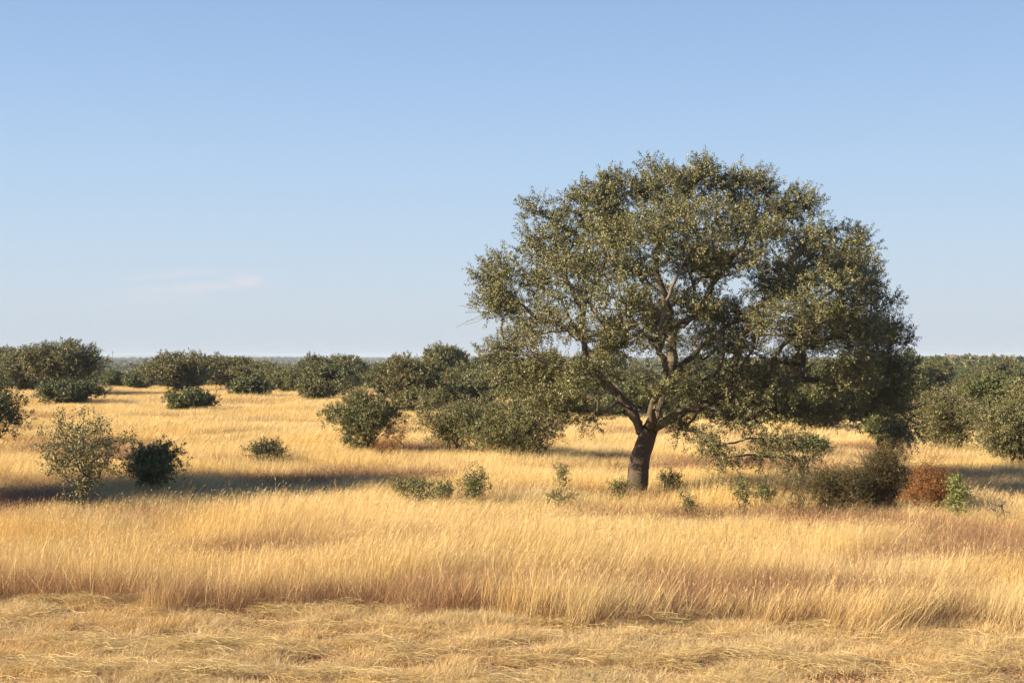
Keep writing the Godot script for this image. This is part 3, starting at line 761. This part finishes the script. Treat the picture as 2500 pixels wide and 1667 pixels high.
func build_middle_trees() -> void:
	var kol := kinds_of("mid_olive", OLIVE, 0.13, 12, 0.34, 0.6)
	var kgr := kinds_of("mid_green", GREEN, 0.13, 12, 0.34, 0.6)
	var kbr := kinds_of("mid_brown", BROWNISH, 0.13, 12, 0.34, 0.6)
	var kdk := kinds_of("mid_dark", DARK, 0.13, 12, 0.34, 0.6)
	# [name, label, x, d, w, h, kinds, seed, clear, stems]
	var list := [
		["oak_tree", "olive oak with rounded crown, behind the old oak's long spreading limb", 15.4, 72.5, 4.6, 3.4, kol + kgr, 201, 0.08, 3],
		["oak_tree", "dense oak at the grass edge in the shade of the old oak's hanging end", 18.6, 74.0, 5.0, 3.7, kgr, 202, 0.08, 3],
		["oak_tree", "brownish oak scrub at the field's end between trunk and hanging twigs", 13.0, 88.0, 5.2, 3.2, kbr + kol, 203, 0.05, 4],
		["oak_tree", "small fresh green bush at the field's end just past the old oak's trunk", 6.43, 90.5, 2.4, 1.8, kgr, 204, 0.03, 3],
		["oak_tree", "wide oak scrub at the field's end behind the old oak's fork", 3.2, 94.0, 5.6, 3.5, kol, 205, 0.05, 4],
		["oak_tree", "tall oak scrub at the field's end behind the old oak's trunk", 9.4, 99.0, 5.6, 3.4, kbr + kgr, 206, 0.05, 4],
		["oak_tree", "outermost oak of the arching oak's thicket, pale olive and flat-topped", -61.5, 172.0, 9.5, 6.0, kol + kbr, 211, 0.1, 2],
		["oak_tree", "large brownish arching oak on the crest, the biggest of its thicket", -47.6, 150.0, 8.6, 6.3, kbr + kol, 212, 0.12, 2],
		["shrub", "dark green bush rounded like a cushion in front of the arching oak", -36.6, 117.0, 5.4, 2.7, kdk + kgr, 213, 0.0, 4],
		["shrub", "isolated round green bush in the sunny grass below the oak row", -23.3, 102.0, 3.2, 2.3, kgr, 214, 0.0, 4],
		["oak_tree", "broad olive oak at the start of the oak row, twigs poking from its top", -37.0, 158.0, 7.6, 5.1, kol + kbr, 215, 0.06, 3],
		["oak_tree", "brown-topped oak standing second in the oak row", -34.8, 177.0, 8.4, 4.9, kbr, 216, 0.15, 2],
		["shrub", "round dark bush in the grass before the oak row's second tree", -24.5, 133.0, 3.4, 2.6, kgr + kdk, 217, 0.02, 4],
		["oak_tree", "small pointed bush on the crest line before the plain", -47.0, 178.0, 2.6, 2.6, kgr, 218, 0.02, 3],
		["oak_tree", "dense dark-sided oak filling the middle of the oak row", -17.7, 136.0, 6.4, 4.0, kgr + kol, 219, 0.03, 3],
		["shrub", "grey bush at the foot of the dense dark-sided oak", -17.2, 124.0, 2.6, 2.3, kbr + kol, 220, 0.0, 4],
		["oak_tree", "olive scrub linking the second tree and the dense oak of the row", -27.0, 165.0, 6.0, 3.2, kol, 221, 0.04, 3],
		["oak_tree", "great brownish domed oak with bare twigs, tallest of the oak row", -7.6, 110.0, 5.6, 4.7, kbr, 222, 0.08, 2],
		["oak_tree", "dark green oak with a knobbly top behind the great domed oak", -9.2, 205.0, 6.4, 7.0, kdk + kgr, 223, 0.12, 1],
		["oak_tree", "oak scrub in front of the great domed oak, beside the tall round shrub", -5.8, 117.0, 5.0, 3.1, kgr + kol, 224, 0.03, 3],
		["shrub", "brownish bush in the dip under the great domed oak", -6.9, 100.0, 3.6, 2.4, kbr, 225, 0.0, 4],
		["oak_tree", "pair-leaning olive oak between the great domed oak and the old oak", -2.6, 120.0, 5.0, 3.6, kol, 226, 0.05, 3],
		["oak_tree", "small dark oak rising behind the dense dark-sided oak", -29.5, 215.0, 4.6, 5.6, kdk, 227, 0.15, 1],
		["oak_tree", "olive scrub filling the gap before the dense dark-sided oak", -23.0, 150.0, 5.0, 3.0, kol + kgr, 232, 0.03, 3],
		["oak_tree", "pale olive oak behind the round dark bush of the oak row", -30.5, 172.0, 6.0, 3.9, kol, 233, 0.06, 3],
		["oak_tree", "green oak between the dense dark-sided oak and the great domed oak", -14.2, 165.0, 6.0, 3.6, kgr + kol, 234, 0.06, 2],
		["oak_tree", "low brown scrub at the great domed oak's flank", -11.2, 140.0, 4.6, 2.8, kbr + kol, 235, 0.03, 3],
		["oak_tree", "broad olive oak beyond the great domed oak", -4.0, 150.0, 6.5, 4.2, kol + kgr, 236, 0.06, 2],
		["oak_tree", "middle oak of the arching oak's thicket, olive and rounded", -55.0, 160.0, 8.0, 5.2, kol, 237, 0.06, 2],
		["oak_tree", "isolated pale green bush on the crest beyond the sunny grass", -52.5, 188.0, 3.0, 2.8, kgr, 228, 0.0, 3],
	]
	for a in list:
		var k: float = clampf((a[3] - 60.0) / 120.0, 0.0, 1.0)
		plant(a[0], a[1], "tree" if a[0] == "oak_tree" else "shrub", on_ground(a[2], a[3]), a[4] * 1.28, a[5] * 1.0, {"seed": a[7], "clumps": int(30 + a[4] * a[5] * 6.0), "per": int(lerpf(12, 11, k)), "size": lerpf(0.36, 0.55, k), "kinds": a[6], "clear": a[8], "stems": a[9], "shell": 0.3, "tip": 0.012, "long": 0.3, "scale": lerpf(0.8, 1.2, k)})
	# the tree on the frame's edge, seen from its shaded side
	plant("oak_tree", "dark oak with a drooping side branch, beyond the airy sapling", "tree", on_ground(-22.4, 60.0), 4.6, 3.6, {"seed": 231, "clumps": 170, "per": 12, "size": 0.36, "kinds": kinds_of("edge", DARK + GREEN, 0.075), "clear": 0.03, "stems": 3, "shell": 0.33})


# ------------------------------------------------------------------ woodland

func build_woodland() -> void:
	var rng := RandomNumberGenerator.new()
	rng.seed = 77
	# model trees, moved to their place: first use moves the model itself
	var models := []
	var tones := [OLIVE, GREEN, BROWNISH, GREEN + DARK, OLIVE + GREEN]
	for i in 5:
		var ks := kinds_of("wood%d" % i, tones[i], 0.17, 16, 0.55, 0.65)
		var made := plant("woodland_oak", ["olive single-trunked oak of the open woodland beyond the field", "fresh green oak on a bare trunk in the woodland beyond the field", "brownish two-stemmed oak of the open woodland beyond the field", "deep green oak of the open woodland beyond the field", "mixed olive and green two-stemmed oak of the woodland beyond the field"][i], "tree", Vector3.ZERO, 6.5, 5.4 + 0.3 * i, {"seed": 300 + i, "clumps": 130, "per": 9, "size": 0.6, "kinds": ks, "clear": [0.2, 0.28, 0.12, 0.25, 0.18][i], "stems": [1, 1, 2, 1, 2][i], "shell": 0.16, "tip": 0.022}, "oaks of the open woodland beyond the field")
		models.append(made)
	var used := [false, false, false, false, false]
	var spots := []
	var tries := 0
	while spots.size() < 260 and tries < 9000:
		tries += 1
		var d := 115.0 + 420.0 * pow(rng.randf(), 0.8)
		var x := rng.randf_range(-0.42, 0.42) * d
		var s := smoothstep(-12.0, 26.0, x / d * 60.0)
		var start := lerpf(205.0, 108.0, s)
		if d < start:
			continue
		var gap := lerpf(11.0, 13.0, clampf((d - 100.0) / 300.0, 0.0, 1.0))
		var free := true
		for q in spots:
			if absf(q.x - x) < gap and absf(q.y - d) < gap * 1.3:
				free = false
				break
		if broad.get_noise_2d(x * 0.9 + 300.0, d * 0.9) > 0.16:
			free = false
		if free:
			spots.append(Vector2(x, d))
	for q in spots:
		var i := rng.randi() % 5
		var o: Node3D = models[i]
		if used[i]:
			o = models[i].duplicate()
			o.name = numbered("woodland_oak")
			add_child(o)
		used[i] = true
		o.position = on_ground(q.x, q.y) - Vector3(0, 0.1, 0)
		o.rotation.y = rng.randf() * TAU
		var k := rng.randf_range(0.75, 1.3) * lerpf(0.82, 1.0, clampf((q.y - 110.0) / 150.0, 0.0, 1.0))
		o.scale = Vector3(k * rng.randf_range(0.9, 1.15), k * rng.randf_range(0.85, 1.1), k)
	# the wood that closes the plain: nobody could count it
	for i in 3:
		var ks := kinds_of("far%d" % i, [OLIVE, GREEN, BROWNISH + GREEN][i], 0.8, 8, 1.1, 0.7)
		var b := crown_begin()
		var r := RandomNumberGenerator.new()
		r.seed = 400 + i
		for c in 42:
			var q := Vector3(r.randfn(), r.randfn() * 0.7 + 0.3, r.randfn()).normalized() * pow(r.randf(), 0.25)
			clump(b, r, Vector3(q.x * 3.2, 3.3 + q.y * 1.9, q.z * 3.2), 0.8, 3, ks, q)
		var mm := MultiMesh.new()
		mm.transform_format = MultiMesh.TRANSFORM_3D
		mm.mesh = crown_mesh(b)
		var places := []
		for j in 3300:
			var d: float
			if j < 1300:
				d = sqrt(lerpf(430.0 * 430.0, 1600.0 * 1600.0, r.randf()))
			else:
				d = sqrt(lerpf(1500.0 * 1500.0, 6500.0 * 6500.0, r.randf()))
			var x := r.randf_range(-0.42, 0.42) * d
			var k := r.randf_range(0.6, 1.5)
			places.append(Transform3D(Basis(Vector3.UP, r.randf() * TAU).scaled(Vector3(k, k * r.randf_range(0.85, 1.1), k)), on_ground(x, d)))
		mm.instance_count = places.size()
		for j in places.size():
			mm.set_instance_transform(j, places[j])
		var o := MultiMeshInstance3D.new()
		o.name = ["distant_wood", "distant_green_wood", "distant_brown_wood"][i]
		o.multimesh = mm
		o.material_override = leaf_mat
		add_child(o)
		tag(o, ["olive trees of the continuous wood reaching to the horizon", "greener trees of the continuous wood reaching to the horizon", "browner trees of the continuous wood reaching to the horizon"][i], "wood", "", "stuff")


# ------------------------------------------------------------------ grass

# a tuft of blades, one unit high; tones are the blades' own colours
func tuft(seed_: int, blades: int, spread: float, width: float, lean: float, bend: float, wind: float, tones: Array, heads := 0.0, low := 0.5) -> ArrayMesh:
	var r := RandomNumberGenerator.new()
	r.seed = seed_
	var v := PackedVector3Array()
	var n := PackedVector3Array()
	var c := PackedColorArray()
	var idx := PackedInt32Array()
	for i in blades:
		var a := r.randf() * TAU
		var rad := spread * sqrt(r.randf())
		var foot := Vector3(cos(a) * rad, -0.04, sin(a) * rad)
		var h := lerpf(low, 1.0, pow(r.randf(), 0.7))
		var la := r.randf() * TAU
		var tilt := Vector3(cos(la), 0, sin(la)) * lean * absf(r.randfn()) * h
		var ba := r.randf() * TAU
		var curl := (Vector3(cos(ba), 0, sin(ba)) * bend * r.randf() + Vector3(wind * r.randf_range(0.4, 1.4), 0, 0)) * h
		var fa := r.randf() * PI
		var side := Vector3(cos(fa), 0, sin(fa))
		var tone: Color = tones[r.randi() % tones.size()]
		tone = tone * r.randf_range(0.82, 1.15)
		tone.a = 1.0
		var w := width * r.randf_range(0.7, 1.3)
		var base := v.size()
		var steps := 4
		for s in steps:
			var t := float(s) / (steps - 1)
			var p := foot + tilt * t + curl * t * t + Vector3(0, h * (t - 0.18 * t * t * minf(1.0, curl.length() / h * 1.4)), 0)
			var k := w * (1.0 - 0.85 * t * t)
			var tan := (tilt + curl * 2.0 * t + Vector3(0, h, 0)).normalized()
			var nor := side.cross(tan).normalized()
			v.append_array([p - side * k * 0.5, p + side * k * 0.5])
			n.append_array([nor, nor])
			c.append_array([tone, tone])
			if s > 0:
				var q := base + (s - 1) * 2
				idx.append_array([q, q + 2, q + 1, q + 1, q + 2, q + 3])
		if r.randf() < heads:
			# a narrow seed head drooping downwind from the tip
			var tip := foot + tilt + curl + Vector3(0, h * (1.0 - 0.18 * minf(1.0, curl.length() / h * 1.4)), 0)
			var along := (tilt + curl * 2.0 + Vector3(wind * 0.6, h * 0.6, 0)).normalized() * r.randf_range(0.05, 0.11)
			var b2 := v.size()
			var nor2 := side.cross(along).normalized()
			var pale := tone.lerp(Color(0.70, 0.52, 0.27), 0.6)
			v.append_array([tip - along * 0.3, tip + along * 0.3 + side * width * 0.8, tip + along, tip + along * 0.3 - side * width * 0.8])
			n.append_array([nor2, nor2, nor2, nor2])
			c.append_array([pale, pale, pale, pale])
			idx.append_array([b2, b2 + 2, b2 + 1, b2, b2 + 3, b2 + 2])
	var arr := []
	arr.resize(Mesh.ARRAY_MAX)
	arr[Mesh.ARRAY_VERTEX] = v
	arr[Mesh.ARRAY_NORMAL] = n
	arr[Mesh.ARRAY_COLOR] = c
	arr[Mesh.ARRAY_INDEX] = idx
	var m := ArrayMesh.new()
	m.add_surface_from_arrays(Mesh.PRIMITIVE_TRIANGLES, arr)
	return m


func scatter(called: String, label: String, mesh: Mesh, places: Array, colors: PackedColorArray, parent: Node) -> void:
	if places.is_empty():
		return
	var mm := MultiMesh.new()
	mm.transform_format = MultiMesh.TRANSFORM_3D
	mm.use_colors = true
	mm.mesh = mesh
	mm.instance_count = places.size()
	for i in places.size():
		mm.set_instance_transform(i, places[i])
		mm.set_instance_color(i, colors[i])
	var o := MultiMeshInstance3D.new()
	o.name = called
	o.multimesh = mm
	o.material_override = grass_mat
	parent.add_child(o, true)
	o.set_meta("kind", "stuff")
	if label:
		o.set_meta("label", label)


const STRAW := [Color(0.696, 0.557, 0.278), Color(0.617, 0.484, 0.228), Color(0.785, 0.666, 0.380), Color(0.517, 0.387, 0.177), Color(0.674, 0.569, 0.329), Color(0.741, 0.593, 0.278), Color(0.426, 0.326, 0.189)]
const OLD := [Color(0.284, 0.165, 0.098), Color(0.231, 0.130, 0.086), Color(0.336, 0.200, 0.127), Color(0.189, 0.110, 0.075)]
const CUT := [Color(0.660, 0.536, 0.308), Color(0.580, 0.453, 0.235), Color(0.740, 0.618, 0.390), Color(0.460, 0.340, 0.185)]


func stuff(called: String, label: String) -> Node3D:
	var o := Node3D.new()
	o.name = called
	add_child(o)
	tag(o, label, "grass", "", "stuff")
	return o


func build_tall_grass() -> void:
	var rng := RandomNumberGenerator.new()
	rng.seed = 900
	var near_m := []
	var mid_m := []
	var far_m := []
	var old_m := []
	var stray_m := []
	for i in 4:
		stray_m.append(tuft(950 + i, 5, 0.3, 0.0062, 0.42, 0.3, 0.12, [Color(0.78, 0.62, 0.36), Color(0.70, 0.52, 0.26), Color(0.60, 0.42, 0.2)], 0.7, 0.7))
		near_m.append(tuft(910 + i, 60, 0.36, 0.0040, 0.24, 0.16, 0.12, STRAW, 0.25, 0.4))
		mid_m.append(tuft(920 + i, 60, 0.5, 0.0070, 0.24, 0.16, 0.14, STRAW, 0.2, 0.4))
		far_m.append(tuft(930 + i, 70, 0.85, 0.017, 0.2, 0.16, 0.16, STRAW, 0.0, 0.5))
		old_m.append(tuft(940 + i, 34, 0.25, 0.0055, 0.34, 0.4, 0.12, OLD, 0.0, 0.35))
	var put := {}
	for key in ["near", "mid", "far", "old", "stray"]:
		put[key] = []
		for i in 4:
			put[key].append([[], PackedColorArray()])
	var d := 19.5
	while d < 215.0:
		var step := 0.22 if d < 34.0 else 0.30 if d < 62.0 else 0.40 if d < 110.0 else 0.62
		var half := 0.375 * d + 3.5
		var x := -half
		while x < half:
			var px := x + rng.randf_range(-0.6, 0.6) * step
			var pd := d + rng.randf_range(-0.6, 0.6) * step
			x += step
			var e := pd - verge_edge(px)
			if e < 0.0:
				continue
			if pd > 150.0 and px > -20.0 + (pd - 150.0) * 0.1:
				continue
			var old := smoothstep(0.02, 0.32, patch.get_noise_2d(px * 0.6 + 60.0, pd * 1.4 - 30.0))
			var nh := broad.get_noise_2d(px * 3.2, pd * 3.2)
			var nb := patch.get_noise_2d(px, pd)
			var nf := fine.get_noise_2d(px * 0.9, pd * 0.9)
			var h := 0.70 + 0.30 * nh + 0.24 * nb + 0.16 * nf
			h += 0.16 * (1.0 - smoothstep(0.0, 5.0, e))
			h *= rng.randf_range(0.8, 1.15)
			h *= smoothstep(-0.35, 0.5, e) * 0.35 + 0.65
			h *= 1.0 - 0.3 * old
			h *= 1.0 - 0.35 * exp(-Vector2(px - OAK.x, pd + OAK.z).length_squared() / 4.0)
			var thin := (e < 0.7 and rng.randf() > 0.3 + e) or rng.randf() < 0.5 * old
			if h < 0.2:
				continue
			if pd > 30.0:
				h *= lerpf(1.0, 0.82, smoothstep(30.0, 38.0, pd))
			var warm := fine.get_noise_2d(px * 0.25 + 9.0, pd * 0.5)
			var tint := Color(1.0 + 0.14 * warm, 1.0 + 0.06 * warm, 1.0 - 0.16 * warm).lerp(Color(0.66, 0.56, 0.62), old * 0.9)
			tint = tint.lerp(Color(1.14, 1.16, 1.28), 0.7 * smoothstep(0.05, 0.35, patch.get_noise_2d(px * 0.9 - 90.0, pd * 1.3 + 15.0)) * (1.0 - old))
			var wind := 0.17 + 0.42 * broad.get_noise_2d(px * 2.6 + 40.0, pd * 3.2) + 0.16 * nf
			var wz := 0.26 * patch.get_noise_2d(px * 1.7, pd * 1.7 + 90.0)
			var out := (1.0 - smoothstep(0.0, 0.7, e)) * rng.randf() * 0.5
			var key := "near" if pd < 34.0 else "mid" if pd < 62.0 else "far"
			var s := h * (1.0 if key == "near" else 1.05)
			var b := Basis(Vector3.UP, rng.randfn() * 0.5).scaled(Vector3(lerpf(1.0, h, 0.4), s, lerpf(1.0, h, 0.4)))
			b.y += Vector3(wind * h, 0, (wz + out) * h)
			var slot: Array = put[key][rng.randi() % 4]
			if not thin:
				slot[0].append(Transform3D(b, Vector3(px, height(px, -pd), -pd)))
				slot[1].append(tint)
			if pd < 50.0 and rng.randf() < 0.22 + 0.5 * (1.0 - smoothstep(0.0, 0.8, e)):
				var sy: Array = put["stray"][rng.randi() % 4]
				var by := Basis(Vector3.UP, rng.randf() * TAU).scaled(Vector3(1, h * rng.randf_range(0.9, 1.35), 1))
				by.y += Vector3(wind + rng.randfn() * 0.2, 0, out * 1.6 + rng.randfn() * 0.15) * h
				sy[0].append(Transform3D(by, Vector3(px, height(px, -pd), -pd)))
				sy[1].append(Color(1, 1, 1))
			# old brown growth low between the straw
			if pd < 62.0 and rng.randf() < (0.9 if e < 1.2 else 0.1) + 0.75 * old:
				var so: Array = put["old"][rng.randi() % 4]
				var ho := rng.randf_range(0.3, 0.6) * (1.0 + 0.2 * old)
				var wo := 1.0 if pd < 34.0 else 1.7
				so[0].append(Transform3D(Basis(Vector3.UP, rng.randf() * TAU).scaled(Vector3(wo, ho, wo)), Vector3(px + 0.05, height(px, -pd), -pd + 0.04)))
				var g := rng.randf_range(0.8, 1.25)
				so[1].append(Color(g, g, g))
		d += step
	var tall := stuff("tall_grass", "tall golden dry grass leaning in the wind across the field")
	for i in 4:
		scatter("tufts", "", near_m[i], put["near"][i][0], put["near"][i][1], tall)
		scatter("tufts", "", mid_m[i], put["mid"][i][0], put["mid"][i][1], tall)
		scatter("tufts", "", far_m[i], put["far"][i][0], put["far"][i][1], tall)
		scatter("stalks", "", stray_m[i], put["stray"][i][0], put["stray"][i][1], tall)
	var under := stuff("old_brown_grass", "short brown dead growth low between the golden stalks")
	for i in 4:
		scatter("tufts", "", old_m[i], put["old"][i][0], put["old"][i][1], under)


# a wisp of cut stalks lying on the ground, mostly along x
func wisp(seed_: int, stalks: int, long: float, width: float, turn: float, tall: float) -> ArrayMesh:
	var r := RandomNumberGenerator.new()
	r.seed = seed_
	var v := PackedVector3Array()
	var n := PackedVector3Array()
	var c := PackedColorArray()
	var idx := PackedInt32Array()
	for i in stalks:
		var a := r.randfn() * turn + (PI if r.randf() < 0.5 else 0.0)
		var dir := Vector3(cos(a), 0, sin(a))
		var l := long * r.randf_range(0.5, 1.2)
		var mid := Vector3(r.randfn() * 0.16, tall * r.randf(), r.randfn() * 0.07)
		var side := Vector3(-dir.z, r.randfn() * 0.6, dir.x).normalized()
		var arch := r.randf_range(-0.02, 0.05)
		var tilt := r.randfn() * 0.10
		var sway := r.randfn() * 0.025
		var tone: Color = (CUT + STRAW)[r.randi() % 11]
		tone = tone * r.randf_range(0.8, 1.15)
		tone.a = 1.0
		var base := v.size()
		for s in 5:
			var t := s / 4.0
			var u := t - 0.5
			var p := mid + dir * l * u + side * sway * u * u * l * 3.0 + Vector3(0, maxf(-mid.y + 0.01, arch * (1.0 - 4.0 * u * u) + tilt * u * l), 0)
			var nor := side.cross(dir).normalized()
			v.append_array([p - side * width * 0.5, p + side * width * 0.5])
			n.append_array([nor, nor])
			c.append_array([tone, tone])
			if s > 0:
				var q := base + (s - 1) * 2
				idx.append_array([q, q + 2, q + 1, q + 1, q + 2, q + 3])
	var arr := []
	arr.resize(Mesh.ARRAY_MAX)
	arr[Mesh.ARRAY_VERTEX] = v
	arr[Mesh.ARRAY_NORMAL] = n
	arr[Mesh.ARRAY_COLOR] = c
	arr[Mesh.ARRAY_INDEX] = idx
	var m := ArrayMesh.new()
	m.add_surface_from_arrays(Mesh.PRIMITIVE_TRIANGLES, arr)
	return m


func build_mown_verge() -> void:
	var rng := RandomNumberGenerator.new()
	rng.seed = 1200
	var cut_m := []
	var wisp_m := []
	for i in 4:
		cut_m.append(tuft(1210 + i, 40, 0.17, 0.0048, 0.2, 0.1, 0.06, CUT, 0.0, 0.35))
		wisp_m.append(wisp(1220 + i, 36, 0.34, 0.0042, 0.8, 0.06))
	var cut := []
	var lie := []
	for i in 4:
		cut.append([[], PackedColorArray()])
		lie.append([[], PackedColorArray()])
	var d := 13.5
	while d < 24.5:
		var x := -12.5
		while x < 12.5:
			var px := x + rng.randf_range(-0.06, 0.06)
			var pd := d + rng.randf_range(-0.06, 0.06)
			x += 0.12
			var e := verge_edge(px) - pd
			if e < -0.1 or absf(px) > pd * 0.38 + 2.0:
				continue
			var nb := bumps.get_noise_2d(px * 1.6, pd * 2.6)
			var nf := fine.get_noise_2d(px * 1.3, pd * 2.4)
			# swaths of cut stalks lie in rows along the verge
			var row := 0.0
			var wave := bumps.get_noise_2d(px * 0.5, 5.0) * 0.6
			for s in [[0.12, 0.22, 1.0], [1.35, 0.22, 0.55], [2.9, 0.4, 1.0], [4.5, 0.4, 0.95], [6.3, 0.5, 0.8]]:
				row = maxf(row, s[2] * exp(-pow((e - s[0] - wave) / s[1], 2.0)))
			row *= smoothstep(-0.35, 0.25, bumps.get_noise_2d(px * 0.9 + 50.0, pd * 0.6))
			if nb + 0.5 * nf > -0.16 and row < 0.75 + 0.25 * rng.randf():
				var h := (0.13 + 0.09 * nb + 0.08 * nf) * rng.randf_range(0.7, 1.3)
				var b := Basis(Vector3.UP, rng.randf() * TAU).scaled(Vector3(1, maxf(0.05, h), 1))
				b.y += Vector3(h * (0.18 + 0.4 * nf), 0, 0)
				var slot: Array = cut[rng.randi() % 4]
				slot[0].append(Transform3D(b, Vector3(px, height(px, -pd), -pd)))
				var w := fine.get_noise_2d(px * 0.4, pd * 0.8 + 33.0)
				slot[1].append(Color(1.0 + 0.1 * w, 1.0 + 0.02 * w, 1.0 - 0.12 * w))
			if rng.randf() < 0.03 + 0.5 * row:
				var sl: Array = lie[rng.randi() % 4]
				var b2 := Basis(Vector3.UP, rng.randfn() * 0.35 + (PI if rng.randf() < 0.5 else 0.0)).rotated(Vector3.FORWARD, rng.randfn() * 0.08).scaled(Vector3.ONE * rng.randf_range(0.7, 1.25))
				sl[0].append(Transform3D(b2, Vector3(px, height(px, -pd) + 0.015 + 0.13 * row * rng.randf(), -pd)))
				var g := rng.randf_range(0.8, 1.1)
				sl[1].append(Color(g, g, g * 0.95))
		d += 0.12
	var stubble := stuff("grass_stubble", "pale short stubble of the mown verge")
	for i in 4:
		scatter("tufts", "", cut_m[i], cut[i][0], cut[i][1], stubble)
	var hay := stuff("cut_straw", "swaths of cut straw lying along the mown verge")
	for i in 4:
		scatter("wisps", "", wisp_m[i], lie[i][0], lie[i][1], hay)


# ------------------------------------------------------------------ far masts and houses

func flat(c: Color, rough := 0.8) -> StandardMaterial3D:
	var m := StandardMaterial3D.new()
	m.albedo_color = c.linear_to_srgb()
	m.roughness = rough
	return m


func box(size: Vector3) -> BoxMesh:
	var b := BoxMesh.new()
	b.size = size
	return b


func build_far_structures() -> void:
	var steel := flat(Color(0.16, 0.16, 0.17), 0.6)
	var i := 0
	for s in [[-413.0, 1470.0, 22.0, "slim grey radio mast over the far wood beside the arching oak"], [-346.0, 1500.0, 19.0, "slim grey radio mast behind the start of the oak row"]]:
		var o := thing("radio_mast", s[3], "mast", on_ground(s[0], s[1]), "radio masts on the horizon")
		var st := SurfaceTool.new()
		st.begin(Mesh.PRIMITIVE_TRIANGLES)
		var c := CylinderMesh.new()
		c.top_radius = 0.16
		c.bottom_radius = 0.34
		c.height = s[2]
		c.radial_segments = 8
		piece("pole", c, steel, o).position.y = s[2] / 2.0
		for k in 3:
			var bar := piece("antenna", box(Vector3(0.15, 2.2, 0.3)), steel, o)
			var a := TAU * k / 3.0
			bar.position = Vector3(cos(a) * 0.45, s[2] - 1.6, sin(a) * 0.45)
			bar.rotation.y = -a
		i += 1
	var lime := flat(Color(0.8, 0.79, 0.75))
	var tile := flat(Color(0.32, 0.15, 0.09))
	var glass := flat(Color(0.03, 0.035, 0.04), 0.2)
	for s in [[-207.0, 1400.0, 9.0, 7.0, "small white farmhouse among the trees of the far wood"], [-302.0, 2700.0, 13.0, 14.0, "tiny white block above the far wood on the horizon"]]:
		var o := thing("farmhouse", s[4], "house", on_ground(s[0], s[1]))
		piece("wall", box(Vector3(s[2], s[3], 8.0)), lime, o).position.y = s[3] / 2.0
		var pm := PrismMesh.new()
		pm.size = Vector3(s[2] + 0.8, 1.8, 8.8)
		piece("roof", pm, tile, o).position.y = s[3] + 0.9
		for k in [-1, 1]:
			piece("window", box(Vector3(1.1, 1.3, 0.2)), glass, o).position = Vector3(k * s[2] * 0.25, s[3] * 0.65, 4.0)
		piece("door", box(Vector3(1.2, 2.2, 0.2)), flat(Color(0.15, 0.09, 0.05)), o).position = Vector3(0, 1.1, 4.0)
